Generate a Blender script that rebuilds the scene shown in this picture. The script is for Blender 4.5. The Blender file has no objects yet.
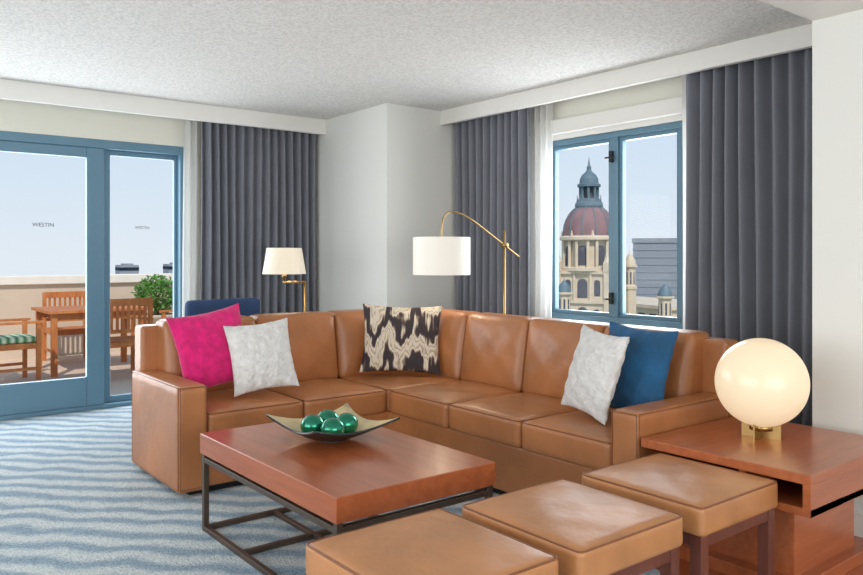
import bpy, bmesh, math, random
from mathutils import Vector, Matrix
random.seed(4)
scene = bpy.context.scene
COL = scene.collection
try:
    scene.view_settings.view_transform = 'Standard'
    scene.view_settings.look = 'None'
except Exception as e:
    print(e)

def srgb(r, g, b):
    def f(c):
        c /= 255.0
        return c/12.92 if c <= 0.04045 else ((c+0.055)/1.055)**2.4
    return (f(r), f(g), f(b), 1.0)

# ------------------------------------------------------------------ materials
def new_mat(name):
    m = bpy.data.materials.new(name); m.use_nodes = True
    nt = m.node_tree
    b = nt.nodes['Principled BSDF']
    return m, nt, b

def simple(name, col, rough=0.5, metal=0.0, bump=0.0, bscale=50, var=0.0, vscale=5, coat=0, sheen=0, spec=None, bdist=0.01, bdetail=3):
    m, nt, b = new_mat(name)
    b.inputs['Base Color'].default_value = col
    b.inputs['Roughness'].default_value = rough
    b.inputs['Metallic'].default_value = metal
    if coat: b.inputs['Coat Weight'].default_value = coat; b.inputs['Coat Roughness'].default_value = 0.25
    if sheen: b.inputs['Sheen Weight'].default_value = sheen
    if spec is not None: b.inputs['Specular IOR Level'].default_value = spec
    tc = nt.nodes.new('ShaderNodeTexCoord')
    if var > 0:
        n = nt.nodes.new('ShaderNodeTexNoise'); n.inputs['Scale'].default_value = vscale; n.inputs['Detail'].default_value = 4
        r = nt.nodes.new('ShaderNodeValToRGB')
        r.color_ramp.elements[0].position = 0.3; r.color_ramp.elements[1].position = 0.7
        r.color_ramp.elements[0].color = (*[c*(1-var) for c in col[:3]], 1)
        r.color_ramp.elements[1].color = (*[min(1, c*(1+var)) for c in col[:3]], 1)
        nt.links.new(tc.outputs['Object'], n.inputs['Vector'])
        nt.links.new(n.outputs['Fac'], r.inputs['Fac']); nt.links.new(r.outputs['Color'], b.inputs['Base Color'])
    if bump > 0:
        n = nt.nodes.new('ShaderNodeTexNoise'); n.inputs['Scale'].default_value = bscale; n.inputs['Detail'].default_value = bdetail
        bp = nt.nodes.new('ShaderNodeBump'); bp.inputs['Strength'].default_value = bump; bp.inputs['Distance'].default_value = bdist
        nt.links.new(tc.outputs['Object'], n.inputs['Vector'])
        nt.links.new(n.outputs['Fac'], bp.inputs['Height']); nt.links.new(bp.outputs['Normal'], b.inputs['Normal'])
    return m

def wood(name, c1, c2, rough=0.3, scale=(1, 12, 12), coat=0.3):
    m, nt, b = new_mat(name)
    tc = nt.nodes.new('ShaderNodeTexCoord'); mp = nt.nodes.new('ShaderNodeMapping')
    mp.inputs['Scale'].default_value = scale
    n = nt.nodes.new('ShaderNodeTexNoise'); n.inputs['Scale'].default_value = 2.2; n.inputs['Detail'].default_value = 8
    n.inputs['Roughness'].default_value = 0.6; n.inputs['Distortion'].default_value = 0.6
    r = nt.nodes.new('ShaderNodeValToRGB')
    r.color_ramp.elements[0].position = 0.3; r.color_ramp.elements[1].position = 0.72
    r.color_ramp.elements[0].color = c1; r.color_ramp.elements[1].color = c2
    nt.links.new(tc.outputs['Object'], mp.inputs['Vector']); nt.links.new(mp.outputs['Vector'], n.inputs['Vector'])
    nt.links.new(n.outputs['Fac'], r.inputs['Fac']); nt.links.new(r.outputs['Color'], b.inputs['Base Color'])
    b.inputs['Roughness'].default_value = rough
    b.inputs['Coat Weight'].default_value = coat; b.inputs['Coat Roughness'].default_value = 0.15
    return m

M_wall = simple('wall_paint', srgb(224, 224, 219), 0.85, bump=0.05, bscale=120)
M_trim = simple('trim_paint', srgb(230, 228, 223), 0.6, bump=0.02, bscale=60)
M_cream = simple('cream_paint', srgb(224, 222, 210), 0.7, bump=0.02, bscale=60)

# popcorn ceiling
M_ceil, nt, b = new_mat('popcorn_ceiling')
b.inputs['Roughness'].default_value = 0.95
tc = nt.nodes.new('ShaderNodeTexCoord')
n = nt.nodes.new('ShaderNodeTexNoise'); n.inputs['Scale'].default_value = 60; n.inputs['Detail'].default_value = 3
r = nt.nodes.new('ShaderNodeValToRGB')
r.color_ramp.elements[0].position = 0.35; r.color_ramp.elements[0].color = srgb(212, 210, 206)
r.color_ramp.elements[1].position = 0.6; r.color_ramp.elements[1].color = srgb(234, 232, 228)
bp = nt.nodes.new('ShaderNodeBump'); bp.inputs['Strength'].default_value = 0.5; bp.inputs['Distance'].default_value = 0.013
nt.links.new(tc.outputs['Object'], n.inputs['Vector']); nt.links.new(n.outputs['Fac'], r.inputs['Fac'])
nt.links.new(r.outputs['Color'], b.inputs['Base Color']); nt.links.new(n.outputs['Fac'], bp.inputs['Height'])
nt.links.new(bp.outputs['Normal'], b.inputs['Normal'])

# striped carpet
M_carpet, nt, b = new_mat('striped_wave_carpet')
b.inputs['Roughness'].default_value = 0.95; b.inputs['Specular IOR Level'].default_value = 0.1
tc = nt.nodes.new('ShaderNodeTexCoord'); mp = nt.nodes.new('ShaderNodeMapping')
mp.inputs['Rotation'].default_value = (0, 0, math.radians(44))
w = nt.nodes.new('ShaderNodeTexWave'); w.wave_type = 'BANDS'; w.bands_direction = 'Y'; w.wave_profile = 'SIN'
w.inputs['Scale'].default_value = 1.9; w.inputs['Distortion'].default_value = 0.0
sep = nt.nodes.new('ShaderNodeSeparateXYZ'); comb = nt.nodes.new('ShaderNodeCombineXYZ')
mul = nt.nodes.new('ShaderNodeMath'); mul.operation = 'MULTIPLY'; mul.inputs[1].default_value = 16.0
sn = nt.nodes.new('ShaderNodeMath'); sn.operation = 'SINE'
amp = nt.nodes.new('ShaderNodeMath'); amp.operation = 'MULTIPLY'; amp.inputs[1].default_value = 0.011
add = nt.nodes.new('ShaderNodeMath'); add.operation = 'ADD'
nz = nt.nodes.new('ShaderNodeTexNoise'); nz.inputs['Scale'].default_value = 3.8; nz.inputs['Detail'].default_value = 3
nza = nt.nodes.new('ShaderNodeMath'); nza.operation = 'MULTIPLY'; nza.inputs[1].default_value = 0.16
add2 = nt.nodes.new('ShaderNodeMath'); add2.operation = 'ADD'
L = nt.links.new
L(tc.outputs['Object'], mp.inputs['Vector']); L(mp.outputs['Vector'], sep.inputs[0]); L(mp.outputs['Vector'], nz.inputs['Vector'])
L(sep.outputs['X'], mul.inputs[0]); L(mul.outputs[0], sn.inputs[0]); L(sn.outputs[0], amp.inputs[0])
L(amp.outputs[0], add.inputs[0]); L(sep.outputs['Y'], add.inputs[1])
L(nz.outputs['Fac'], nza.inputs[0]); L(nza.outputs[0], add2.inputs[0]); L(add.outputs[0], add2.inputs[1])
L(sep.outputs['X'], comb.inputs['X']); L(add2.outputs[0], comb.inputs['Y']); L(comb.outputs[0], w.inputs['Vector'])
r = nt.nodes.new('ShaderNodeValToRGB')
e = r.color_ramp.elements
e[0].position = 0.15; e[0].color = srgb(190, 197, 198)
e[1].position = 0.9; e[1].color = srgb(138, 157, 172)
x = e.new(0.5); x.color = srgb(168, 181, 188)
fn = nt.nodes.new('ShaderNodeTexNoise'); fn.inputs['Scale'].default_value = 110; fn.inputs['Detail'].default_value = 2
mix = nt.nodes.new('ShaderNodeMixRGB'); mix.blend_type = 'OVERLAY'; mix.inputs['Fac'].default_value = 0.7
L(tc.outputs['Object'], fn.inputs['Vector'])
L(w.outputs['Fac'], r.inputs['Fac']); L(r.outputs['Color'], mix.inputs['Color1']); L(fn.outputs['Fac'], mix.inputs['Color2'])
L(mix.outputs['Color'], b.inputs['Base Color'])
bp = nt.nodes.new('ShaderNodeBump'); bp.inputs['Strength'].default_value = 0.6; bp.inputs['Distance'].default_value = 0.012
L(fn.outputs['Fac'], bp.inputs['Height']); L(bp.outputs['Normal'], b.inputs['Normal'])

M_leather = simple('cognac_leather', srgb(169, 109, 66), 0.38, bump=0.24, bscale=7, var=0.18, vscale=3.0, coat=0.12, bdist=0.03, bdetail=5)
M_leather2 = simple('tan_leather', srgb(178, 121, 76), 0.40, bump=0.22, bscale=8, var=0.15, vscale=4, coat=0.1, bdist=0.03, bdetail=5)
M_piping = simple('leather_piping', srgb(126, 76, 42), 0.45, var=0.05)
M_cherry = wood('cherry_wood', srgb(150, 76, 40), srgb(176, 96, 54), 0.3, (12, 1.0, 12))
M_cherry2 = wood('cherry_wood_side', srgb(150, 78, 42), srgb(178, 100, 58), 0.3, (1.0, 12, 12))
M_darkwood = wood('dark_red_wood', srgb(88, 42, 30), srgb(112, 58, 42), 0.4, (10, 10, 1.5))
M_floorwood = wood('hardwood', srgb(140, 70, 36), srgb(178, 98, 56), 0.3, (1, 14, 1))
M_teak = wood('teak', srgb(168, 92, 44), srgb(206, 130, 70), 0.6, (6, 6, 1), 0)
M_bronze = simple('bronze_metal', srgb(98, 84, 74), 0.4, 0.7, var=0.05)
M_brass = simple('brass', srgb(170, 140, 90), 0.3, 0.9, var=0.03)
M_blueframe = simple('blue_frame_paint', srgb(94, 130, 150), 0.4, var=0.03)
M_curtain = simple('charcoal_drape', srgb(122, 125, 134), 0.85, bump=0.1, bscale=300, sheen=0.25, spec=0.2, var=0.05)
M_magenta = simple('magenta_fabric', srgb(205, 14, 106), 0.9, bump=0.35, bscale=90, var=0.2, vscale=25, sheen=0.3)
M_white = simple('white_fluffy_fabric', srgb(216, 214, 212), 0.95, bump=0.8, bscale=45, var=0.1, vscale=30, sheen=0.3, bdist=0.02)
M_teal = simple('peacock_velvet', srgb(6, 78, 120), 0.75, bump=0.2, bscale=40, var=0.25, vscale=9, sheen=0.2)
M_navy = simple('navy_upholstery', srgb(36, 62, 100), 0.85, bump=0.1, bscale=200, var=0.05)
M_black = simple('dark_hardware', srgb(35, 38, 42), 0.4, 0.5, var=0.03)
M_greenball = simple('green_metallic_glaze', srgb(28, 128, 100), 0.16, 0.75, var=0.35, vscale=14, coat=0.4)
M_dishin = simple('dish_inner_glaze', srgb(196, 176, 134), 0.4, 0.2, var=0.4, vscale=7)
M_dishout = simple('dish_outer', srgb(44, 54, 56), 0.35, 0.3, var=0.1)
M_terrace = simple('terrace_tile', srgb(205, 180, 158), 0.8, var=0.1, vscale=2)
M_parapet = simple('parapet_stucco', srgb(204, 184, 162), 0.9, bump=0.1, bscale=60, var=0.04)
M_parapetcap = simple('parapet_cap', srgb(230, 220, 206), 0.85, var=0.04)
M_green = simple('leaves', srgb(86, 134, 52), 0.6, var=0.4, vscale=9)
M_pot = simple('planter_clay', srgb(190, 170, 150), 0.8, var=0.05)
M_stripe, nt, b = new_mat('green_striped_cushion')
tc = nt.nodes.new('ShaderNodeTexCoord'); w = nt.nodes.new('ShaderNodeTexWave'); w.bands_direction = 'Y'
w.inputs['Scale'].default_value = 4
r = nt.nodes.new('ShaderNodeValToRGB'); r.color_ramp.elements[0].color = srgb(70, 130, 80); r.color_ramp.elements[1].color = srgb(215, 225, 190)
nt.links.new(tc.outputs['Object'], w.inputs['Vector']); nt.links.new(w.outputs['Fac'], r.inputs['Fac']); nt.links.new(r.outputs['Color'], b.inputs['Base Color'])
b.inputs['Roughness'].default_value = 0.9

# ikat fabric
M_ikat, nt, b = new_mat('ikat_fabric')
b.inputs['Roughness'].default_value = 0.9
tc = nt.nodes.new('ShaderNodeTexCoord'); sep = nt.nodes.new('ShaderNodeSeparateXYZ')
L = nt.links.new
L(tc.outputs['Object'], sep.inputs[0])
def mth(op, a, c=None):
    nd = nt.nodes.new('ShaderNodeMath'); nd.operation = op
    for i, v in enumerate((a, c)):
        if v is None: continue
        if isinstance(v, (int, float)): nd.inputs[i].default_value = v
        else: L(v, nd.inputs[i])
    return nd.outputs[0]
def noise(scale, detail=3):
    f = nt.nodes.new('ShaderNodeTexNoise'); f.inputs['Scale'].default_value = 1.0; f.inputs['Detail'].default_value = detail
    m_ = nt.nodes.new('ShaderNodeMapping'); m_.inputs['Scale'].default_value = scale
    L(tc.outputs['Object'], m_.inputs['Vector']); L(m_.outputs['Vector'], f.inputs['Vector'])
    return f.outputs['Fac']
jit = mth('MULTIPLY', mth('SUBTRACT', noise((60, 6, 4)), 0.5), 0.5)
jit2 = mth('MULTIPLY', mth('SUBTRACT', noise((13, 6, 8), 1), 0.5), 1.1)
tri = mth('PINGPONG', mth('ADD', mth('MULTIPLY', sep.outputs['X'], 5.4), 10.0), 0.5)
v = mth('ADD', mth('ADD', mth('ADD', mth('MULTIPLY', sep.outputs['Z'], 3.2), jit), jit2), mth('MULTIPLY', tri, -1.15))
band = mth('PINGPONG', mth('ADD', v, 10.0), 0.5)
r = nt.nodes.new('ShaderNodeValToRGB'); r.color_ramp.interpolation = 'LINEAR'
e = r.color_ramp.elements
e[0].position = 0.0; e[0].color = srgb(58, 50, 54)
e[1].position = 1.0; e[1].color = srgb(216, 206, 188)
for p_, c_ in ((0.16, (64, 54, 56)), (0.22, (146, 126, 108)), (0.27, (220, 210, 190)), (0.34, (218, 206, 186)), (0.39, (160, 138, 116)), (0.44, (214, 202, 184))):
    q = e.new(p_); q.color = srgb(*c_)
L(band, r.inputs['Fac']); L(r.outputs['Color'], b.inputs['Base Color'])

def glass_mat(name, refl=0.06):
    m = bpy.data.materials.new(name); m.use_nodes = True
    nt = m.node_tree; nt.nodes.clear()
    o = nt.nodes.new('ShaderNodeOutputMaterial'); mx = nt.nodes.new('ShaderNodeMixShader')
    t = nt.nodes.new('ShaderNodeBsdfTransparent'); g = nt.nodes.new('ShaderNodeBsdfGlossy')
    t.inputs['Color'].default_value = (0.98, 0.99, 1.0, 1)
    g.inputs['Roughness'].default_value = 0.02; mx.inputs[0].default_value = refl
    nt.links.new(t.outputs[0], mx.inputs[1]); nt.links.new(g.outputs[0], mx.inputs[2]); nt.links.new(mx.outputs[0], o.inputs[0])
    return m
M_glass = glass_mat('window_glass', 0.004)

def translucent(name, col, tfac, transp):
    m = bpy.data.materials.new(name); m.use_nodes = True
    nt = m.node_tree; nt.nodes.clear()
    o = nt.nodes.new('ShaderNodeOutputMaterial')
    d = nt.nodes.new('ShaderNodeBsdfDiffuse'); d.inputs['Color'].default_value = col
    tl = nt.nodes.new('ShaderNodeBsdfTranslucent'); tl.inputs['Color'].default_value = col
    tr = nt.nodes.new('ShaderNodeBsdfTransparent')
    m1 = nt.nodes.new('ShaderNodeMixShader'); m1.inputs[0].default_value = tfac
    m2 = nt.nodes.new('ShaderNodeMixShader'); m2.inputs[0].default_value = transp
    nt.links.new(d.outputs[0], m1.inputs[1]); nt.links.new(tl.outputs[0], m1.inputs[2])
    nt.links.new(m1.outputs[0], m2.inputs[1]); nt.links.new(tr.outputs[0], m2.inputs[2]); nt.links.new(m2.outputs[0], o.inputs[0])
    return m
M_sheer = translucent('sheer_voile', (0.9, 0.9, 0.88, 1), 0.5, 0.2)

def glow(name, col, strength, base=(0.9, 0.87, 0.8, 1)):
    m, nt, b = new_mat(name)
    b.inputs['Base Color'].default_value = base
    b.inputs['Roughness'].default_value = 0.5
    b.inputs['Emission Color'].default_value = col; b.inputs['Emission Strength'].default_value = strength
    return m
M_globe = glow('opal_glass_globe', (1.0, 0.74, 0.44, 1), 0.55, (0.50, 0.45, 0.36, 1))
M_globe.node_tree.nodes['Principled BSDF'].inputs['Roughness'].default_value = 0.25
M_shade = glow('linen_shade', (1.0, 0.9, 0.76, 1), 0.2, (0.78, 0.76, 0.7, 1))
M_shade2 = glow('linen_shade_warm', (1.0, 0.80, 0.56, 1), 0.22, (0.76, 0.7, 0.58, 1))

# ------------------------------------------------------------------ geometry helpers
def empty(name, loc=(0, 0, 0), rot=0):
    o = bpy.data.objects.new(name, None); COL.objects.link(o)
    o.location = loc; o.rotation_euler = (0, 0, rot); o.empty_display_size = 0.1
    return o

def finish(bm, name, mat, parent=None, smooth=False, loc=None, rot=None):
    me = bpy.data.meshes.new(name); bm.normal_update(); bm.to_mesh(me); bm.free()
    mats = mat if isinstance(mat, (list, tuple)) else [mat]
    for m in mats: me.materials.append(m)
    if smooth:
        for p in me.polygons: p.use_smooth = True
    o = bpy.data.objects.new(name, me); COL.objects.link(o)
    if parent: o.parent = parent
    if loc is not None: o.location = loc
    if rot is not None: o.rotation_euler = rot
    return o

def addbox(bm, x0, x1, y0, y1, z0, z1, bev=0.0, seg=2, mi=0):
    ret = bmesh.ops.create_cube(bm, size=1)
    vs = ret['verts']
    for v in vs:
        v.co = Vector(((x0+x1)/2+v.co.x*(x1-x0), (y0+y1)/2+v.co.y*(y1-y0), (z0+z1)/2+v.co.z*(z1-z0)))
    fs = set(f for v in vs for f in v.link_faces)
    for f in fs: f.material_index = mi
    if bev > 0:
        es = list(set(e for v in vs for e in v.link_edges))
        bmesh.ops.bevel(bm, geom=es, offset=bev, segments=seg, affect='EDGES', profile=0.5, material=mi)

def box(name, x0, x1, y0, y1, z0, z1, mat, parent=None, bev=0.0, seg=2):
    bm = bmesh.new()
    cx, cy, cz = (x0+x1)/2, (y0+y1)/2, (z0+z1)/2
    addbox(bm, x0-cx, x1-cx, y0-cy, y1-cy, z0-cz, z1-cz, bev, seg)
    return finish(bm, name, mat, parent, smooth=False, loc=(cx, cy, cz))

def boxes(name, lst, mat, parent=None, bev=0.0):
    bm = bmesh.new()
    for t in lst: addbox(bm, *t, bev=bev)
    return finish(bm, name, mat, parent)

def cyl(bm, p0, p1, r0, r1=None, seg=20):
    r1 = r0 if r1 is None else r1
    p0, p1 = Vector(p0), Vector(p1); d = p1-p0
    q = Vector((0, 0, 1)).rotation_difference(d.normalized())
    m = Matrix.Translation((p0+p1)/2) @ q.to_matrix().to_4x4()
    bmesh.ops.create_cone(bm, cap_ends=True, segments=seg, radius1=r0, radius2=r1, depth=d.length, matrix=m)

def lathe(name, prof, mat, parent=None, seg=48, loc=None, smooth=True):
    bm = bmesh.new(); rings = []
    for (r, z) in prof:
        if r < 1e-5:
            rings.append([bm.verts.new((0, 0, z))])
        else:
            rings.append([bm.verts.new((r*math.cos(2*math.pi*i/seg), r*math.sin(2*math.pi*i/seg), z)) for i in range(seg)])
    for a, c in zip(rings, rings[1:]):
        if len(a) == 1 and len(c) == 1: continue
        for i in range(seg):
            j = (i+1) % seg
            if len(a) == 1: bm.faces.new((a[0], c[i], c[j]))
            elif len(c) == 1: bm.faces.new((a[i], a[j], c[0]))
            else: bm.faces.new((a[i], a[j], c[j], c[i]))
    bmesh.ops.recalc_face_normals(bm, faces=bm.faces)
    return finish(bm, name, mat, parent, smooth, loc)

def tube(name, pts, r, mat, parent=None, cyclic=False, res=6, kind='POLY', loc=None):
    cu = bpy.data.curves.new(name, 'CURVE'); cu.dimensions = '3D'; cu.bevel_depth = r; cu.bevel_resolution = 3
    sp = cu.splines.new('NURBS' if kind == 'NURBS' else 'POLY'); sp.points.add(len(pts)-1)
    for p, q in zip(sp.points, pts): p.co = (*q, 1)
    sp.use_cyclic_u = cyclic
    if kind == 'NURBS': sp.order_u = 4; sp.use_endpoint_u = True; sp.resolution_u = res
    cu.use_fill_caps = True
    o = bpy.data.objects.new(name, cu); COL.objects.link(o); cu.materials.append(mat)
    if parent: o.parent = parent
    if loc: o.location = loc
    return o

def cushion(name, x0, x1, y0, y1, z0, z1, mat, parent=None, r=0.03, crown=0.02, face='z', cuts=15, wrinkle=0.0, lean=None, piping=None, side=0.0):
    cx, cy, cz = (x0+x1)/2, (y0+y1)/2, (z0+z1)/2
    h = Vector(((x1-x0)/2, (y1-y0)/2, (z1-z0)/2))
    bm = bmesh.new(); bmesh.ops.create_cube(bm, size=2)
    bmesh.ops.subdivide_edges(bm, edges=bm.edges[:], cuts=cuts, use_grid_fill=True)
    ph = random.random()*10
    for v in bm.verts:
        t = Vector([math.sin(c*math.pi/2)*0.5+c*0.5 for c in v.co])
        p = Vector((t.x*h.x, t.y*h.y, t.z*h.z))
        q = Vector([max(-(h[i]-r), min(h[i]-r, p[i])) for i in range(3)])
        d = p-q
        if d.length > 1e-9: p = q + d.normalized()*r
        a = {'z': (0, 1, 2, 1), '-y': (0, 2, 1, -1), '-x': (1, 2, 0, -1)}[face]
        u, w_, ax, sg = a
        if t[ax]*sg > 0.0:
            k = (1-abs(t[u])**2.6)*(1-abs(t[w_])**2.6)*max(0, t[ax]*sg)
            wr = 1 + wrinkle*math.sin(9*t[u]+ph)*math.cos(7*t[w_]+ph*2)
            p[ax] += sg*crown*k*wr
        if side:
            for i in range(2):
                if abs(t[i]) > 0.9: p[i] += math.copysign(side*(1-t[1-i]**2)*(1-t[2]**2), t[i])
        if lean:
            kz = (p.z+h.z)/(2*h.z)
            p.x += lean[0]*kz; p.y += lean[1]*kz
        v.co = p
    o = finish(bm, name, mat, parent, True, (cx, cy, cz))
    if piping:
        rr = r*0.9; pts = []
        zt = cz + h.z - r*0.25
        ins = r*0.25
        X, Y = h.x-ins, h.y-ins
        for (sx, sy, a0) in ((1, 1, 0), (-1, 1, 90), (-1, -1, 180), (1, -1, 270)):
            for k in range(5):
                an = math.radians(a0+k*22.5)
                pts.append((cx+sx*(X-rr)+rr*math.cos(an), cy+sy*(Y-rr)+rr*math.sin(an), zt))
        tube(name+'_piping', pts, 0.0035, piping, parent, cyclic=True)
    return o

def pillow(name, w, h, t, mat, loc, yaw, tilt, roll=0, n=30, puff=0.5, noise=0.0):
    """pillow standing in its local XZ plane, facing -Y"""
    bm = bmesh.new(); grid = {}
    for s in (-1, 1):
        for i in range(n+1):
            for j in range(n+1):
                a = math.sin((2*i/n-1)*math.pi/2); c = math.sin((2*j/n-1)*math.pi/2)
                edge = i in (0, n) or j in (0, n)
                if edge and s == 1: grid[(s, i, j)] = grid[(-1, i, j)]; continue
                th = t/2*((max(0, 1-a*a))*(max(0, 1-c*c)))**puff
                xx = a*w/2*(1-0.09*(1-c*c)); zz = c*h/2*(1-0.09*(1-a*a))
                wr = 0.006*math.sin(11*a+5*c+s)*math.sin(9*c-3*a) if not edge else 0
                nn = random.uniform(-noise, noise) if noise else 0
                grid[(s, i, j)] = bm.verts.new((xx+nn*0.7, s*(th+wr)+s*nn, zz+nn*0.7))
    for s in (-1, 1):
        for i in range(n):
            for j in range(n):
                q = [grid[(s, i, j)], grid[(s, i+1, j)], grid[(s, i+1, j+1)], grid[(s, i, j+1)]]
                try: bm.faces.new(q if s == -1 else q[::-1])
                except ValueError: pass
    o = finish(bm, name, mat, None, True)
    R = Matrix.Rotation(yaw, 4, 'Z') @ Matrix.Rotation(tilt, 4, 'X') @ Matrix.Rotation(roll, 4, 'Y')
    o.matrix_world = Matrix.Translation(loc) @ R
    return o

# ------------------------------------------------------------------ room shell
ZC = 2.63
YN = 6.85   # inner face of north wall
XE = 4.75   # inner face of east wall
box('floor', -3, XE+0.15, -3, YN+0.12, -0.12, 0.0, M_carpet)
boxes('floor_hardwood', [(2.70, 3.75, -3+i*0.12, -3+i*0.12+0.118, 0.0, 0.006) for i in range(0, 42)], M_floorwood)
box('ceiling', -3, XE+0.15, -3, YN+0.15, ZC, ZC+0.15, M_ceil)
box('ceiling_dropped', -3, XE, -3, 1.77, 2.44, ZC, M_trim)
boxes('wall_north', [(-3, -0.9, YN, YN+0.15, 0, ZC), (-0.9, 2.56, YN, YN+0.15, 2.29, ZC), (2.56, XE+0.15, YN, YN+0.15, 0, ZC)], M_cream)
WY0, WY1, WZ0, WZ1 = 3.14, 4.46, 0.78, 2.26
boxes('wall_east', [(XE, XE+0.15, 1.77, WY0, 0, ZC), (XE, XE+0.15, WY1, YN, 0, ZC), (XE, XE+0.15, WY0, WY1, 0, WZ0), (XE, XE+0.15, WY0, WY1, WZ1, ZC)], M_cream)
boxes('wall_west', [(-3.15, -3, -3, 6.85, 0, 0.4), (-3.15, -3, -3, 6.85, 2.3, ZC), (-3.15, -3, -3, -0.5, 0.4, 2.3), (-3.15, -3, 4.5, 6.85, 0.4, 2.3)], M_wall)
boxes('wall_south', [(-3.15, XE, -3.15, -3, 0, 0.3), (-3.15, XE, -3.15, -3, 2.4, ZC), (-3.15, -2.2, -3.15, -3, 0.3, 2.4), (2.6, XE, -3.15, -3, 0.3, 2.4)], M_wall)
box('wall_column', 3.815, XE, 5.46, YN, 0, ZC, M_wall)
box('wall_pier', 3.75, XE+0.15, -3, 1.77, 0, 2.44, M_wall)
box('trim_1', -3, 3.815, 6.50, 6.545, 2.485, ZC, M_trim, bev=0.004)
box('trim_2', 4.41, 4.455, 1.77, 5.46, 2.50, ZC, M_trim, bev=0.004)
box('trim_3', XE-0.07, XE, 2.2, 5.4, 2.30, 2.42, M_trim, bev=0.01)
boxes('trim_4', [(XE-0.05, XE, WY0-0.06, WY1+0.06, WZ0-0.05, WZ0), (XE-0.015, XE, WY0-0.06, WY0, WZ0, WZ1+0.04), (XE-0.015, XE, WY1, WY1+0.06, WZ0, WZ1+0.04), (XE-0.015, XE, WY0, WY1, WZ1, WZ1+0.04)], M_trim)
box('baseboard_pier', 3.73, 3.75, -3, 1.77, 0, 0.12, M_trim, bev=0.004)
boxes('baseboard_column', [(3.795, 3.815, 5.44, 6.85, 0, 0.12), (3.795, XE, 5.44, 5.46, 0, 0.12)], M_trim)
box('baseboard_east', XE-0.02, XE, 1.77, 5.44, 0, 0.12, M_trim, bev=0.004)
box('baseboard_north', 2.6, 3.795, YN-0.02, YN, 0, 0.12, M_trim, bev=0.004)

# --- sliding door (north)
d = empty('door_1', (0, YN+0.05, 0))
def dbox(n, x0, x1, y0, y1, z0, z1, m=M_blueframe): return box(n, x0, x1, y0, y1, z0, z1, m, d, bev=0.006)
dbox('frame_head', -0.9, 2.56, -0.06, 0.06, 2.215, 2.29)
dbox('frame_jamb_right', 2.50, 2.56, -0.06, 0.06, 0, 2.215)
dbox('frame_jamb_left', -0.9, -0.84, -0.06, 0.06, 0, 2.215)
dbox('threshold', -0.84, 2.50, -0.06, 0.06, 0, 0.035)
dbox('leaf_stile_right', 1.71, 1.85, -0.05, 0.0, 0.035, 2.215)
dbox('leaf_stile_left', 0.55, 0.66, -0.05, 0.0, 0.035, 2.215)
dbox('leaf_rail_bottom', 0.66, 1.71, -0.05, 0.0, 0.035, 0.28)
dbox('leaf_rail_top', 0.66, 1.71, -0.05, 0.0, 2.13, 2.215)
dbox('leaf_glass', 0.66, 1.71, -0.03, -0.022, 0.28, 2.13, M_glass)
dbox('fixed_stile', 1.86, 1.915, 0.01, 0.05, 0.035, 2.215)
dbox('fixed_stile_right', 2.47, 2.50, 0.01, 0.05, 0.035, 2.215)
dbox('fixed_rail_bottom', 1.915, 2.47, 0.01, 0.05, 0.035, 0.09)
dbox('fixed_rail_top', 1.915, 2.47, 0.01, 0.05, 2.17, 2.215)
dbox('fixed_glass', 1.915, 2.47, 0.026, 0.034, 0.09, 2.17, M_glass)
dbox('left_glass', -0.84, 0.55, 0.026, 0.034, 0.035, 2.215, M_glass)
for i, xx in enumerate((1.38, 2.19)):
    cu = bpy.data.curves.new('glass_decal', 'FONT'); cu.body = 'WESTIN'; cu.size = 0.045 if i == 0 else 0.035
    cu.align_x = 'CENTER'; cu.materials.append(M_black if i == 0 else M_bronze)
    o = bpy.data.objects.new('glass_decal_%d' % (i+1), cu); COL.objects.link(o); o.parent = d
    o.location = (xx, -0.0315 if i == 0 else 0.0245, 1.54); o.rotation_euler = (math.pi/2, 0, 0)

# --- casement window (east)
wd = empty('window_1', (XE+0.05, 0, 0))
def wbox(n, x0, x1, y0, y1, z0, z1, m=M_blueframe, bev=0.005): return box(n, x0, x1, y0, y1, z0, z1, m, wd, bev=bev)
fx = (-0.045, 0.04)
wbox('frame_bottom', *fx, WY0, WY1, WZ0, WZ0+0.045); wbox('frame_top', *fx, WY0, WY1, WZ1-0.045, WZ1)
wbox('frame_side_1', *fx, WY0, WY0+0.045, WZ0+0.045, WZ1-0.045); wbox('frame_side_2', *fx, WY1-0.045, WY1, WZ0+0.045, WZ1-0.045)
ym = 3.76
wbox('mullion', *fx, ym-0.035, ym+0.035, WZ0+0.045, WZ1-0.045)
for k, (a, c) in enumerate(((WY0+0.045, ym-0.035), (ym+0.035, WY1-0.045))):
    sx = (-0.025, 0.02); s = 0.032
    wbox('sash_b%d' % k, *sx, a, c, WZ0+0.045, WZ0+0.045+s); wbox('sash_t%d' % k, *sx, a, c, WZ1-0.045-s, WZ1-0.045)
    wbox('sash_l%d' % k, *sx, a, a+s, WZ0+0.045+s, WZ1-0.045-s); wbox('sash_r%d' % k, *sx, c-s, c, WZ0+0.045+s, WZ1-0.045-s)
    wbox('glass_%d' % k, -0.006, 0.0, a+s, c-s, WZ0+0.045+s, WZ1-0.045-s, M_glass, 0)
for k, zz in enumerate((0.93, 2.02)):
    wbox('latch_%d' % k, -0.075, -0.04, ym+0.0, ym+0.028, zz, zz+0.09, M_black)
    wbox('latch_arm_%d' % k, -0.085, -0.07, ym-0.03, ym+0.06, zz+0.03, zz+0.045, M_black)
w2 = empty('added_window_south', (0, -3.07, 0))  # made-up window behind the camera, added to go with the fill light
for i, t in enumerate([(-2.2, 2.6, 0.3, 0.36), (-2.2, 2.6, 2.34, 2.4), (-2.2, -2.14, 0.36, 2.34), (0.17, 0.23, 0.36, 2.34), (2.54, 2.6, 0.36, 2.34)]):
    box('bar_%d' % i, t[0], t[1], -0.03, 0.03, t[2], t[3], M_blueframe, w2)
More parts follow.
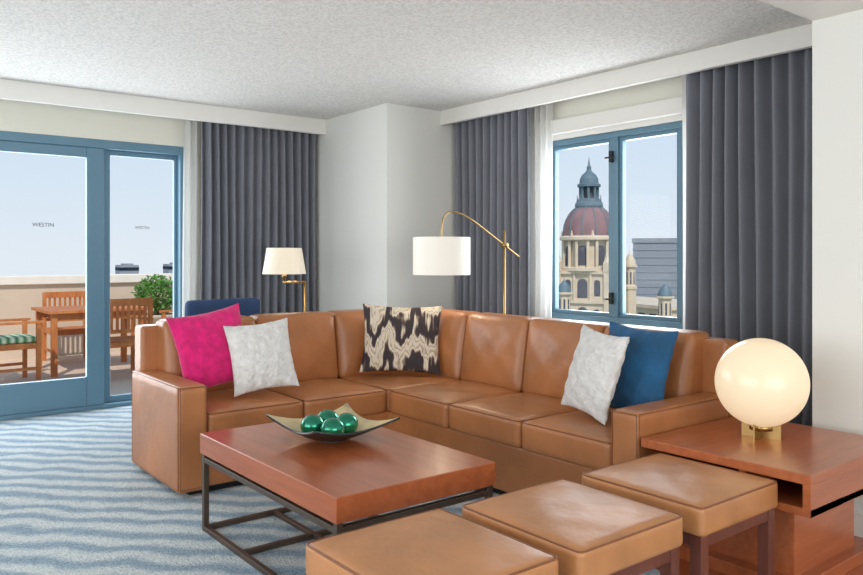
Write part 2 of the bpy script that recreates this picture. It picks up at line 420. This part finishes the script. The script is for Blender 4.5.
w3 = empty('added_window_west', (-3.07, 0, 0))  # unseen west window, invented as an opening for more fill
for i, t in enumerate([(-0.5, 4.5, 0.4, 0.46), (-0.5, 4.5, 2.24, 2.3), (-0.5, -0.44, 0.46, 2.24), (1.97, 2.03, 0.46, 2.24), (4.44, 4.5, 0.46, 2.24)]):
    box('bar_%d' % i, -0.03, 0.03, t[0], t[1], t[2], t[3], M_blueframe, w3)

# ------------------------------------------------------------------ curtains
def curtain(name, axis, const, a0, a1, z0, z1, mat, period=0.1, amp=0.045, thick=True):
    bm = bmesh.new(); n = int((a1-a0)/period*12); rows = [0, 0.25, 0.5, 0.75, 0.97, 1.0]
    g = []
    ph = random.random()*6
    for r_ in rows:
        row = []
        for i in range(n+1):
            s = a0+(a1-a0)*i/n
            t = (s-a0)/period*2*math.pi
            am = amp*(1.0+0.18*math.sin(s*7+ph))*(0.95+0.1*math.sin(r_*3+s*2))
            off = am*math.sin(t+0.35*math.sin(s*13+ph))
            sh = 0.008*math.sin(s*9+r_*4)
            z = z0+(z1-z0)*r_
            p = (s+sh, const+off, z) if axis == 'x' else (const+off, s+sh, z)
            row.append(bm.verts.new(p))
        g.append(row)
    for a, c in zip(g, g[1:]):
        for i in range(n): bm.faces.new((a[i], a[i+1], c[i+1], c[i]))
    o = finish(bm, name, mat, None, True)
    if thick:
        md = o.modifiers.new('s', 'SOLIDIFY'); md.thickness = 0.003
    return o
curtain('blackout_curtain', 'x', 6.65, 2.62, 3.76, 0.01, 2.6, M_curtain, 0.083, 0.045)
curtain('sheer_curtain', 'x', 6.76, 2.50, 2.64, 0.01, 2.6, M_sheer, 0.06, 0.03, False)
curtain('blackout_curtain', 'y', 4.57, 4.49, 5.42, 0.01, 2.6, M_curtain, 0.09, 0.045)
curtain('sheer_curtain', 'y', 4.67, 4.33, 4.56, 0.01, 2.6, M_sheer, 0.06, 0.025, False)
curtain('sheer_curtain', 'y', 4.67, 2.96, 3.09, 0.01, 2.6, M_sheer, 0.05, 0.025, False)
curtain('blackout_curtain', 'y', 4.57, 1.80, 3.00, 0.01, 2.6, M_curtain, 0.1, 0.045)

# ------------------------------------------------------------------ sectional sofa
S = empty('sectional_sofa')
XL, XS, XB = 1.62, 2.816, 3.69
YS, YB, YA = 4.02, 4.90, 2.24
sp = 0.595
box('base_north', XL, XB, YS+0.015, YB, 0.04, 0.30, M_leather, S, 0.012)
box('base_east', XS+0.015, XB, YA, YS+0.1, 0.04, 0.30, M_leather, S, 0.012)
box('plinth_north', XL-0.08, XB-0.05, YS+0.06, YB-0.05, 0.0, 0.05, M_black, S)
box('plinth_east', XS+0.06, XB-0.05, YA-0.1, YS, 0.0, 0.05, M_black, S)
box('back_frame_north', 1.50, XB, 4.76, YB, 0.04, 0.87, M_leather, S, 0.02, 3)
box('back_frame_east', 3.56, XB, 2.11, YB, 0.04, 0.87, M_leather, S, 0.02, 3)
cushion('arm_left', 1.46, XL, YS-0.005, YB-0.07, 0.03, 0.60, M_leather, S, 0.018, 0.004, 'z')
cushion('arm_right', XS-0.005, XB-0.12, 2.09, YA, 0.03, 0.60, M_leather, S, 0.018, 0.004, 'z')
def rect_seam(name, pts): tube(name, pts, 0.003, M_piping, S, cyclic=True)
zt, zb_ = 0.594, 0.05
yf = YS-0.004
rect_seam('arm_left_front_seam', [(1.468, yf, zb_), (XL-0.008, yf, zb_), (XL-0.008, yf, zt), (1.468, yf, zt)])
rect_seam('arm_left_side_seam', [(1.462, yf+0.012, zb_), (1.462, YB-0.09, zb_), (1.462, YB-0.09, zt), (1.462, yf+0.012, zt)])
xf = XS-0.004
rect_seam('arm_right_front_seam', [(xf, 2.098, zb_), (xf, YA-0.008, zb_), (xf, YA-0.008, zt), (xf, 2.098, zt)])
rect_seam('arm_right_side_seam', [(xf+0.012, 2.092, zb_), (XB-0.14, 2.092, zb_), (XB-0.14, 2.092, zt), (xf+0.012, 2.092, zt)])
i = 1
for (x0, x1) in ((XL, 2.218), (2.218, XS)):
    cushion('seat_%d' % i, x0+0.002, x1-0.002, YS, 4.68, 0.29, 0.445, M_leather, S, 0.03, 0.025, 'z', wrinkle=0.25, piping=M_piping); i += 1
cushion('seat_%d' % i, XS+0.002, 3.5, YS+0.002, 4.68, 0.29, 0.445, M_leather, S, 0.03, 0.02, 'z', wrinkle=0.25, piping=M_piping); i += 1
for k in range(3):
    y1 = YS-k*sp*0.997; y0 = YS-(k+1)*sp*0.997
    cushion('seat_%d' % i, XS, 3.5, y0+0.002, y1-0.002, 0.29, 0.445, M_leather, S, 0.03, 0.025, 'z', wrinkle=0.25, piping=M_piping); i += 1
i = 1
for (x0, x1) in ((XL-0.02, 2.218), (2.218, XS), (XS, 3.50)):
    cushion('back_%d' % i, x0+0.003, x1-0.003, 4.59, 4.78, 0.43, 0.905, M_leather, S, 0.04, 0.035, '-y', lean=(0, 0.07), wrinkle=0.2); i += 1
for k, (y0, y1) in enumerate(((YS, 4.66), (YS-sp, YS), (YS-2*sp, YS-sp), (YA, YS-2*sp))):
    cushion('back_%d' % i, 3.40, 3.59, y0+0.003, y1-0.003, 0.43, 0.905, M_leather, S, 0.04, 0.035, '-x', lean=(0.07, 0), wrinkle=0.2); i += 1

# pillows
pillow('magenta_throw_pillow', 0.45, 0.48, 0.16, M_magenta, (1.815, 4.42, 0.745), math.radians(-8), math.radians(-17), math.radians(-10))
pillow('white_throw_pillow', 0.39, 0.43, 0.14, M_white, (2.04, 4.23, 0.70), math.radians(-16), math.radians(-20), math.radians(-6), n=44, noise=0.0025)
pillow('ikat_throw_pillow', 0.57, 0.49, 0.15, M_ikat, (3.17, 4.36, 0.718), math.radians(-36), math.radians(-16), math.radians(2))
pillow('white_throw_pillow', 0.41, 0.45, 0.14, M_white, (3.10, 2.58, 0.70), math.radians(-106), math.radians(-16), math.radians(4), n=44, noise=0.0025)
pillow('blue_throw_pillow', 0.43, 0.47, 0.13, M_teal, (3.28, 2.46, 0.71), math.radians(-90), math.radians(-14), math.radians(3))

# ------------------------------------------------------------------ coffee table
T = empty('coffee_table', (1.7625, 2.91, 0))
hx, hy = 0.3775, 0.62
box('top', -hx, hx, -hy, hy, 0.365, 0.46, M_cherry, T, 0.004)
b_ = 0.013
fr = []
ix, iy = hx-0.02, hy-0.02
for sx in (-1, 1):
    for sy in (-1, 1):
        fr.append((sx*ix-b_, sx*ix+b_, sy*iy-b_, sy*iy+b_, 0, 0.365))
for z in (0.0, 0.325):
    for sx in (-1, 1): fr.append((sx*ix-b_+0.001, sx*ix+b_-0.001, -iy, iy, z, z+0.024))
    for sy in (-1, 1): fr.append((-ix, ix, sy*iy-b_+0.001, sy*iy+b_-0.001, z, z+0.024))
for yy in (-0.2, 0.2):
    fr.append((-ix, ix, yy-b_, yy+b_, 0.001, 0.023))
fr.append((-0.012, 0.012, -iy, iy, 0.002, 0.022))
boxes('metal_frame', fr, M_bronze, T, 0.002)

# dish
D = empty('decorative_dish', (1.81, 3.03, 0.46))
bm = bmesh.new(); n = 32; g = []
for i in range(n+1):
    row = []
    for j in range(n+1):
        a, c = 2*i/n-1, 2*j/n-1
        rr = math.hypot(a, c)
        z = 0.006+0.10*max(0, (rr-0.22)/1.19)**1.25
        s = 0.222
        row.append(bm.verts.new((a*s*(1-0.13*(1-c*c)*abs(a)), c*s*(1-0.13*(1-a*a)*abs(c)), z)))
    g.append(row)
for i in range(n):
    for j in range(n): bm.faces.new((g[i][j], g[i+1][j], g[i+1][j+1], g[i][j+1]))
o = finish(bm, 'dish', [M_dishin, M_dishout], D, True)
md = o.modifiers.new('s', 'SOLIDIFY'); md.thickness = 0.009; md.offset = 0; md.material_offset = 1; md.material_offset_rim = 1
for p in o.data.polygons: p.flip() if False else None
lathe('foot', [(0, 0), (0.06, 0), (0.055, 0.006), (0, 0.006)], M_dishout, D)
for k, (x_, y_, z_) in enumerate([(-0.075, 0.045, 0.066), (-0.035, -0.065, 0.064), (0.065, -0.02, 0.066), (0.03, 0.09, 0.068)]):
    bm = bmesh.new(); bmesh.ops.create_uvsphere(bm, u_segments=32, v_segments=20, radius=0.055)
    bmesh.ops.scale(bm, vec=(1, 1, 0.93), verts=bm.verts)
    finish(bm, 'green_orb_%d' % k, M_greenball, D, True, (x_, y_, z_))

# ------------------------------------------------------------------ ottomans
def ottoman(cx, cy, w=0.51, dd=0.53):
    O = empty('leather_ottoman', (cx, cy, 0))
    cushion('seat', -w/2, w/2, -dd/2, dd/2, 0.355, 0.46, M_leather2, O, 0.018, 0.016, 'z', wrinkle=0.25, piping=M_piping, side=0.003)
    a, c = w/2-0.012, dd/2-0.012
    L_ = []
    for sx in (-1, 1):
        for sy in (-1, 1):
            xs = sorted((sx*a, sx*(a-0.045))); ys = sorted((sy*c, sy*(c-0.045)))
            L_.append((xs[0], xs[1], ys[0], ys[1], 0, 0.357))
    for sy in (-1, 1):
        ys = sorted((sy*(c-0.004), sy*(c-0.03))); L_.append((-a+0.04, a-0.04, ys[0], ys[1], 0.315, 0.357))
    for sx in (-1, 1):
        xs = sorted((sx*(a-0.004), sx*(a-0.03))); L_.append((xs[0], xs[1], -c+0.04, c-0.04, 0.315, 0.357))
    boxes('wood_base', L_, M_darkwood, O, 0.003)
ottoman(1.352, 1.725, 0.515, 0.54); ottoman(1.93, 1.705); ottoman(2.54, 1.705)

# ------------------------------------------------------------------ side table + globe lamp
E = empty('side_table', (0, 0, 0))
x0, x1, y0, y1 = 2.805, 3.63, 1.33, 2.07
box('top', x0, x1, y0, y1, 0.462, 0.50, M_cherry2, E, 0.003)
box('bottom_shelf', x0+0.25, x1, y0, y1, 0.345, 0.375, M_cherry2, E, 0.003)
box('south_panel', x0, x1, y0, y0+0.03, 0.345, 0.463, M_cherry2, E, 0.002)
box('shelf_front', x0, x0+0.26, y0, y0+0.28, 0.345, 0.375, M_cherry2, E, 0.002)
box('divider', x0+0.01, x1-0.02, y0+0.26, y0+0.285, 0.37, 0.463, M_cherry2, E, 0.002)
box('back_panel', x1-0.03, x1-0.002, y0+0.02, y1, 0.37, 0.463, M_cherry2, E)
box('pedestal', 2.93, 3.45, 1.45, 1.95, 0.05, 0.348, M_cherry2, E, 0.003)
box('plinth', 2.86, 3.52, 1.40, 2.02, 0.006, 0.06, M_cherry2, E, 0.003)

G = empty('globe_table_lamp', (3.235, 1.75, 0.50))
GR = 0.194
lathe('globe', [(0.0, 0.243-GR)]+[(GR*math.sin(t), 0.243-GR*math.cos(t)) for t in [math.pi*k/40 for k in range(1, 40)]]+[(0, 0.243+GR)], M_globe, G, 64)
bm = bmesh.new()
addbox(bm, -0.085, 0.085, -0.004, 0.004, 0, 0.075); addbox(bm, -0.004, 0.004, -0.085, 0.085, 0, 0.0745)
o = finish(bm, 'brass_cross_base', M_brass, G); o.rotation_euler = (0, 0, math.radians(8))
lathe('collar', [(0, 0.035), (0.05, 0.035), (0.05, 0.06), (0, 0.06)], M_brass, G)

# ------------------------------------------------------------------ arc floor lamp
A = empty('arc_floor_lamp', (4.11, 4.30, 0))
lathe('base', [(0, 0), (0.15, 0), (0.15, 0.02), (0.02, 0.03), (0, 0.03)], M_brass, A)
bm = bmesh.new(); cyl(bm, (0, 0, 0.02), (0, 0, 1.50), 0.010); cyl(bm, (0, -0.03, 1.385), (0, 0.03, 1.385), 0.018)
finish(bm, 'pole', M_brass, A, True)
tube('arm', [(0.16, 0.0, 1.295), (0.1, 0, 1.325), (0.0, 0, 1.385), (-0.19, 0, 1.49), (-0.32, 0, 1.565), (-0.44, 0, 1.615), (-0.54, 0, 1.63), (-0.605, 0, 1.60), (-0.625, 0, 1.54), (-0.625, 0, 1.40)], 0.007, M_brass, A, kind='NURBS', res=10)
SR = 0.208
lathe('shade', [(SR, 1.165), (SR, 1.435), (SR-0.004, 1.435), (SR-0.004, 1.165), (SR, 1.165)], M_shade, A, 56, loc=(-0.625, 0, 0), smooth=False)
lathe('diffuser', [(0, 1.43), (SR-0.005, 1.43)], M_shade, A, 48, loc=(-0.625, 0, 0))

# ------------------------------------------------------------------ reading floor lamp
R_ = empty('reading_floor_lamp', (3.10, 5.62, 0))
lathe('base', [(0, 0), (0.13, 0), (0.13, 0.02), (0.02, 0.03), (0, 0.03)], M_brass, R_)
bm = bmesh.new(); cyl(bm, (0, 0, 0.02), (0, 0, 1.09), 0.011); cyl(bm, (0.012, 0, 1.085), (-0.20, 0, 1.085), 0.011); cyl(bm, (-0.19, 0, 1.08), (-0.19, 0, 1.25), 0.009); cyl(bm, (-0.19, 0, 1.12), (-0.19, 0, 1.16), 0.02)
finish(bm, 'pole', M_brass, R_, True)
lathe('shade', [(0.175, 1.155), (0.14, 1.365), (0.136, 1.365), (0.171, 1.155), (0.175, 1.155)], M_shade2, R_, 48, loc=(-0.19, 0, 0), smooth=False)
lathe('bulb', [(0, 1.24), (0.03, 1.26), (0.035, 1.29), (0, 1.33)], M_shade2, R_, 20, loc=(-0.19, 0, 0))

# ------------------------------------------------------------------ blue chair behind sofa
C = empty('blue_armchair', (2.24, 5.68, 0), math.radians(8))
cushion('seat', -0.27, 0.27, -0.25, 0.28, 0.33, 0.47, M_navy, C, 0.03, 0.02, 'z')
cushion('backrest', -0.30, 0.30, -0.33, -0.24, 0.40, 0.985, M_navy, C, 0.035, 0.01, '-y', lean=(0, -0.04))
for sx in (-1, 1):
    xs = sorted((sx*0.27, sx*0.32)); cushion('arm_%d' % sx, xs[0], xs[1], -0.27, 0.2, 0.35, 0.66, M_navy, C, 0.02, 0.0, 'z', cuts=8)
    for yy in (-0.22, 0.22):
        bm = bmesh.new(); cyl(bm, (sx*0.25, yy, 0), (sx*0.23, yy, 0.35), 0.014, 0.022); finish(bm, 'leg', M_darkwood, C)

# ------------------------------------------------------------------ terrace
box('terrace_floor', -4, 9, YN+0.12, 11.3, -0.15, -0.02, M_terrace)
P = empty('terrace_parapet')
box('wall', -4, 9, 11.0, 11.25, -0.02, 0.93, M_parapet, P)
box('cap', -4, 9, 10.95, 11.3, 0.93, 1.045, M_parapetcap, P, 0.01)

TT = empty('teak_dining_table', (2.42, 9.5, -0.02))
boxes('top', [(-0.55, 0.55, -0.45+i*0.09, -0.45+i*0.09+0.084, 0.69, 0.72) for i in range(10)], M_teak, TT)
boxes('legs', [(sx*0.48-0.03, sx*0.48+0.03, sy*0.38-0.03, sy*0.38+0.03, 0, 0.69) for sx in (-1, 1) for sy in (-1, 1)] +
      [(-0.5, 0.5, sy*0.38-0.012, sy*0.38+0.012, 0.6, 0.69) for sy in (-1, 1)], M_teak, TT)
def teak_chair(cx, cy, rot, cushion_on=False):
    c = empty('teak_dining_chair', (cx, cy, -0.02), rot)   # faces local +Y
    L_ = []
    for sx in (-1, 1):
        L_.append((sx*0.24-0.02, sx*0.24+0.02, -0.25, -0.21, 0, 0.86))
        L_.append((sx*0.24-0.02, sx*0.24+0.02, 0.2, 0.24, 0, 0.62))
        L_.append((sx*0.24-0.03, sx*0.24+0.03, -0.24, 0.27, 0.62, 0.645))
        L_.append((sx*0.24-0.012, sx*0.24+0.012, -0.22, 0.22, 0.36, 0.42))
        L_.append((sx*0.24-0.01, sx*0.24+0.01, -0.22, 0.22, 0.14, 0.17))
    L_.append((-0.24, 0.24, -0.248, -0.215, 0.79, 0.865)); L_.append((-0.24, 0.24, -0.245, -0.22, 0.5, 0.54))
    for k in range(7):
        xx = -0.18+k*0.06; L_.append((xx-0.014, xx+0.014, -0.238, -0.225, 0.54, 0.8))
    for k in range(7):
        yy = -0.2+k*0.065; L_.append((-0.23, 0.23, yy, yy+0.05, 0.40, 0.42))
    L_.append((-0.24, 0.24, 0.2, 0.22, 0.35, 0.4)); L_.append((-0.24, 0.24, -0.24, -0.215, 0.35, 0.4))
    boxes('frame', L_, M_teak, c)
    if cushion_on:
        cushion('seat_cushion', -0.22, 0.22, -0.2, 0.24, 0.42, 0.48, M_stripe, c, 0.02, 0.01, 'z', cuts=8)
teak_chair(2.50, 8.66, math.radians(6))
teak_chair(1.48, 9.0, math.radians(-85), True)
teak_chair(2.38, 10.35, math.radians(180))
teak_chair(3.50, 9.3, math.radians(90), True)

PL = empty('potted_shrub', (3.48, 10.35, -0.02))
lathe('planter', [(0, 0), (0.17, 0), (0.22, 0.48), (0.24, 0.5), (0.24, 0.54), (0.2, 0.54), (0.19, 0.48), (0, 0.48)], M_pot, PL, 32)
bm = bmesh.new(); cyl(bm, (0, 0, 0.45), (0, 0, 0.8), 0.02); finish(bm, 'stem', M_darkwood, PL)
bm = bmesh.new()
for k in range(2000):
    th = random.uniform(0, 2*math.pi); ph = math.acos(random.uniform(-1, 1)); rr = 0.31*random.uniform(0.55, 1.05)
    c = Vector((rr*math.sin(ph)*math.cos(th), rr*math.sin(ph)*math.sin(th), 0.80+rr*0.85*math.cos(ph)))
    R = Matrix.Rotation(random.uniform(0, 6.28), 3, Vector((random.random()-.5, random.random()-.5, random.random()-.5)).normalized())
    s = random.uniform(0.018, 0.032)
    vs = [bm.verts.new(c+R@Vector(q)*s) for q in ((-1.2, 0, 0), (0, -0.5, 0.1), (1.2, 0, 0), (0, 0.5, 0.1))]
    bm.faces.new(vs)
finish(bm, 'foliage', M_green, PL)

# ------------------------------------------------------------------ city outside
GZ = -25
box('city_ground', -250, 300, -200, 350, GZ-1, GZ, simple('city_haze_ground', srgb(150, 160, 150), 0.95, var=0.2, vscale=0.05))
M_stone = simple('cream_stone', srgb(206, 188, 164), 0.85, var=0.08, vscale=1.5)
M_opening_shade = simple('shadow_opening', srgb(84, 84, 94), 0.9, var=0.05)  # dark flat colour painted as the shade inside the openings
M_dome = simple('rose_dome_tile', srgb(132, 98, 98), 0.7, var=0.25, vscale=1.5, bump=0.3, bscale=8)
M_lead = simple('verdigris_lead', srgb(92, 112, 122), 0.6, var=0.15, vscale=3)
H = empty('city_hall_tower', (46.85, 39.45, 0), math.radians(25))
s = 0.0784
def Z(y): return 1.3+(256-y)*s
def lpx(name, prof, mat, seg=48, loc=None, smooth=False):
    return lathe(name, [(r_*s, Z(y)) for r_, y in prof], mat, H, seg, loc, smooth)
DP = [(26, 237), (25.8, 232), (25, 226), (23, 220), (20, 214.5), (16, 210), (12, 207.5)]
lpx('dome', DP, M_dome, 48, smooth=True)
for k in range(12):
    an = k*math.pi/6
    tube('dome_rib_%d' % k, [(rr*s*1.01*math.cos(an), rr*s*1.01*math.sin(an), Z(y)) for rr, y in DP], 0.05, M_lead, H)
lpx('lantern_base', [(13, 209), (14, 206), (13.5, 203), (11, 202), (10.5, 199), (0, 199)], M_lead, 24)
lpx('lantern_core', [(5.5, 200), (5.5, 186)], M_opening_shade, 24)
bm = bmesh.new()
for k in range(8):
    an = k*math.pi/4+0.2; cyl(bm, (8.5*s*math.cos(an), 8.5*s*math.sin(an), Z(200)), (8.5*s*math.cos(an), 8.5*s*math.sin(an), Z(186)), 1.5*s, seg=8)
    cyl(bm, (11.5*s*math.cos(an), 11.5*s*math.sin(an), Z(203)), (11.5*s*math.cos(an), 11.5*s*math.sin(an), Z(195)), 1.0*s, 0.2*s, seg=6)
finish(bm, 'lantern_columns', M_lead, H)
lpx('lantern_roof', [(0, 187), (11.5, 187), (11.5, 184.5), (9.5, 183.5), (9, 179), (7, 175), (3.5, 172), (2.2, 170), (2.2, 167), (1, 165), (0.5, 160), (0, 156)], M_lead, 24)
lpx('dome_cornice', [(26, 241), (29, 240), (29, 237.5), (27, 236.5), (26, 236)], M_stone, 48)
lpx('drum', [(23, 270), (23, 240)], M_stone, 48)
lpx('drum_ledge', [(23, 271), (30, 270.5), (30, 267.5), (28.5, 267), (23, 266.5)], M_stone, 48)
bm = bmesh.new(); bo = bmesh.new()
for k in range(8):
    an = k*math.pi/4
    for da in (-0.17, 0.17):
        x_, y_ = 25.5*s*math.cos(an+math.pi/8+da), 25.5*s*math.sin(an+math.pi/8+da)
        cyl(bm, (x_, y_, Z(267)), (x_, y_, Z(241)), 1.6*s, seg=10)
    x_, y_ = 27*s*math.cos(an+math.pi/8), 27*s*math.sin(an+math.pi/8)
    cyl(bm, (x_, y_, Z(237)), (x_, y_, Z(231)), 1.6*s, 0.5*s, seg=8)
    R = Matrix.Rotation(an, 4, 'Z')
    vs = []
    for t in range(13):
        a = math.pi*t/12; vs.append(bo.verts.new(R @ Vector((23.4*s, 4.4*s*math.cos(a), Z(250)+4.4*s*math.sin(a)))))
    vs.append(bo.verts.new(R @ Vector((23.4*s, -4.4*s, Z(265))))); vs.append(bo.verts.new(R @ Vector((23.4*s, 4.4*s, Z(265)))))
    bo.faces.new(vs)
finish(bm, 'drum_columns', M_stone, H); finish(bo, 'drum_openings', M_opening_shade, H)
W = 24*s
bm = bmesh.new()
addbox(bm, -W, W, -W, W, -25, Z(273))
addbox(bm, -W*1.1, W*1.1, -W*1.1, W*1.1, Z(273.5), Z(270.5)); addbox(bm, -W*1.09, W*1.09, -W*1.09, W*1.09, Z(302), Z(299))
for a in (-1, 1):
    for c in (-1, 1):
        addbox(bm, a*W-2.6*s, a*W+2.6*s, c*W-2.6*s, c*W+2.6*s, -25, Z(273))
        addbox(bm, a*W-3.2*s, a*W+3.2*s, c*W-3.2*s, c*W+3.2*s, Z(271), Z(262))
        cyl(bm, (a*W, c*W, Z(262)), (a*W, c*W, Z(252)), 3.2*s, 0.4*s, 12)
for k in range(4):
    for yy in (-8, 8):
        R = Matrix.Rotation(k*math.pi/2, 3, 'Z')
        p = R @ Vector((W*1.02, yy*s, 0)); cyl(bm, (p.x, p.y, Z(299)), (p.x, p.y, Z(273)), 1.6*s, seg=8)
finish(bm, 'tower_tiers', M_stone, H)
bo = bmesh.new()
for k in range(4):
    R = Matrix.Rotation(k*math.pi/2, 4, 'Z')
    for (yc, hw, zt_, zb) in ((0, 5, 283, 297), (-14.5, 3, 282, 295), (14.5, 3, 282, 295), (0, 5.5, 311, 326), (-14, 3.5, 311, 326), (14, 3.5, 311, 326)):
        vs = []
        for t in range(13):
            a = math.pi*t/12; vs.append(bo.verts.new(R @ Vector((W*1.006, yc*s+hw*s*math.cos(a), Z(zt_)+hw*s*math.sin(a)))))
        vs.append(bo.verts.new(R @ Vector((W*1.006, yc*s-hw*s, Z(zb))))); vs.append(bo.verts.new(R @ Vector((W*1.006, yc*s+hw*s, Z(zb)))))
        bo.faces.new(vs)
finish(bo, 'tower_openings', M_opening_shade, H)
def place(px, dist):
    u = (px-431.5)/765.0; th = math.radians(51.73)
    return (dist*(math.cos(th)+u*math.sin(th)), dist*(math.sin(th)-u*math.cos(th)))
def turret(px, ytop, w_, dist, domem):
    X, Y = place(px, dist); k = dist/765.0
    t = empty('stair_turret', (X, Y, 0), 0.4)
    def zz(y): return 1.3+(256-y)*k
    lathe('cap', [(0, zz(ytop)), (0.4*k, zz(ytop+6)), (1.5*k, zz(ytop+7)), (w_*0.5*k, zz(ytop+10)), (w_*0.8*k, zz(ytop+14)), (w_*0.9*k, zz(ytop+18))], domem, t, 24)
    lathe('shaft', [(w_*k, zz(ytop+18)), (w_*1.15*k, zz(ytop+18)), (w_*1.15*k, zz(ytop+20)), (w_*0.8*k, zz(ytop+21)), (w_*0.8*k, zz(ytop+38)), (w_*1.1*k, zz(ytop+39)), (w_*1.1*k, zz(ytop+42)), (w_*0.95*k, zz(ytop+43)), (w_*0.95*k, -25)], M_stone, t, 8, smooth=False)
    bm = bmesh.new()
    for q in range(8):
        a = math.pi/8+q*math.pi/4
        cyl(bm, (w_*0.6*k*math.cos(a), w_*0.6*k*math.sin(a), zz(ytop+37)), (w_*0.6*k*math.cos(a), w_*0.6*k*math.sin(a), zz(ytop+25)), w_*0.2*k, seg=8)
    finish(bm, 'openings', M_opening_shade, t)
turret(564, 274, 8, 50, M_lead)
turret(630, 247, 6.5, 62, M_stone)
turret(665, 278, 8, 55, M_lead)
X, Y = place(640, 75)
Wg = empty('city_hall_wing', (X, Y, 0), math.radians(-14))
ZW = lambda y: 1.3+(256-y)*75/765.0
boxes('mass', [(-4, 4, -9, 9, -25, ZW(303)), (-4.3, 4.3, -9.3, 9.3, ZW(303), ZW(300))], M_stone, Wg)
boxes('openings', [(-4.05, -4.0, -8.5+i*1.5, -7.7+i*1.5, ZW(322), ZW(308)) for i in range(12)], M_opening_shade, Wg)
M_office = simple('office_concrete', srgb(138, 142, 150), 0.85, var=0.05)
M_officeglass = simple('office_glass', srgb(36, 46, 62), 0.9, var=0.15, vscale=0.5, spec=0.1)
X, Y = place(660, 130)
OB = empty('office_building', (X, Y, 0), math.radians(33))
k = 130/765.0
def zo(y): return 1.3+(256-y)*k
box('core', -3, 3, -4.1, 4.1, -25, zo(240), M_officeglass, OB)
L_ = [(-3.3, 3.3, -4.4, 4.4, zo(243), zo(238.5))]
for i in range(12): L_.append((-3.2, 3.2, -4.3, 4.3, zo(250.5+i*7.2), zo(250.5+i*7.2)+0.36))
for i in range(9): yy = -4.1+i*1.025; L_.append((-3.15, 3.15, yy-0.13, yy+0.13, -25, zo(241)))
for i in range(7): xx = -3.0+i*1.0; L_.append((xx-0.1, xx+0.1, -4.25, 4.25, -25, zo(241)))
boxes('grid', L_, M_office, OB)
for (px, y, w_, dist) in ((127, 265, 9, 200), (177, 264, 11, 210)):
    X, Y = place(px, dist); kk = dist/765.0
    o_ = empty('skyline_block', (X, Y, 0), -0.1)
    boxes('mass', [(-w_*kk, w_*kk, -3, 3, -25, 1.3+(256-y)*kk), (-w_*kk*0.5, w_*kk*0.5, -2, 2, 1.3+(256-y)*kk, 1.3+(257.5-y)*kk)], M_office, o_)
    boxes('bands', [(-w_*kk*1.01, w_*kk*1.01, -3.1, 3.1, 1.3+(256-y)*kk-1.4-2*i, 1.3+(256-y)*kk-0.6-2*i) for i in range(8)], M_officeglass, o_)

# ------------------------------------------------------------------ lights
def area(name, loc, rot, sx, sy, power, col=(1, 1, 1)):
    l = bpy.data.lights.new(name, 'AREA'); l.shape = 'RECTANGLE'; l.size = sx; l.size_y = sy; l.energy = power; l.color = col
    o = bpy.data.objects.new(name, l); COL.objects.link(o); o.location = loc; o.rotation_euler = rot
    return o
area('fill_light_south', (0.2, -2.95, 1.35), (math.radians(90), 0, 0), 4.6, 2.0, 138, (1, 0.98, 0.95))  # added frontal fill from behind the camera, set at the made-up south opening
area('fill_light_west', (-2.95, 2.0, 1.4), (math.radians(90), 0, math.radians(-90)), 4.8, 1.8, 112, (1, 0.99, 0.97))  # added fill from the west, placed at the invented opening
area('daylight_door', (0.9, YN+0.2, 1.2), (math.radians(-90), 0, 0), 3.2, 2.1, 105, (0.95, 0.98, 1))
area('daylight_window_east', (XE+0.2, 3.8, 1.52), (math.radians(90), 0, math.radians(90)), 1.2, 1.35, 45, (0.97, 0.99, 1))
def point(name, loc, power, rad=0.05, col=(1, 0.85, 0.65)):
    l = bpy.data.lights.new(name, 'POINT'); l.energy = power; l.shadow_soft_size = rad; l.color = col
    o = bpy.data.objects.new(name, l); COL.objects.link(o); o.location = loc
point('arc_lamp_bulb', (3.485, 4.30, 1.25), 3)
point('reading_lamp_bulb', (2.91, 5.62, 1.22), 3)
sun = bpy.data.lights.new('sun', 'SUN'); sun.energy = 3.2; sun.angle = 0.01; sun.color = (1, 0.95, 0.87)
so = bpy.data.objects.new('sun', sun); COL.objects.link(so)
so.rotation_euler = Vector((0.45, 0.75, -0.95)).to_track_quat('-Z', 'Y').to_euler()

wld = bpy.data.worlds.new('World'); scene.world = wld; wld.use_nodes = True
nt = wld.node_tree; bg = nt.nodes['Background']
tc = nt.nodes.new('ShaderNodeTexCoord'); sep = nt.nodes.new('ShaderNodeSeparateXYZ')
r = nt.nodes.new('ShaderNodeValToRGB')
e = r.color_ramp.elements
e[0].position = 0.0; e[0].color = srgb(230, 238, 245)
e[1].position = 1.0; e[1].color = srgb(130, 176, 226)
q = e.new(0.10); q.color = srgb(218, 232, 245)
q = e.new(0.35); q.color = srgb(190, 215, 242)
nt.links.new(tc.outputs['Generated'], sep.inputs[0]); nt.links.new(sep.outputs['Z'], r.inputs['Fac'])
nt.links.new(r.outputs['Color'], bg.inputs['Color']); bg.inputs['Strength'].default_value = 1.0

# ------------------------------------------------------------------ camera
cam = bpy.data.cameras.new('Camera'); co = bpy.data.objects.new('Camera', cam); COL.objects.link(co)
cam.sensor_fit = 'HORIZONTAL'; cam.sensor_width = 36; cam.lens = 36*765/863
cam.shift_y = -(287.5-256)/863; cam.clip_start = 0.05; cam.clip_end = 1000
co.location = (0, 0, 1.3)
co.rotation_euler = (math.pi/2, 0, math.radians(51.73-90))
scene.camera = co
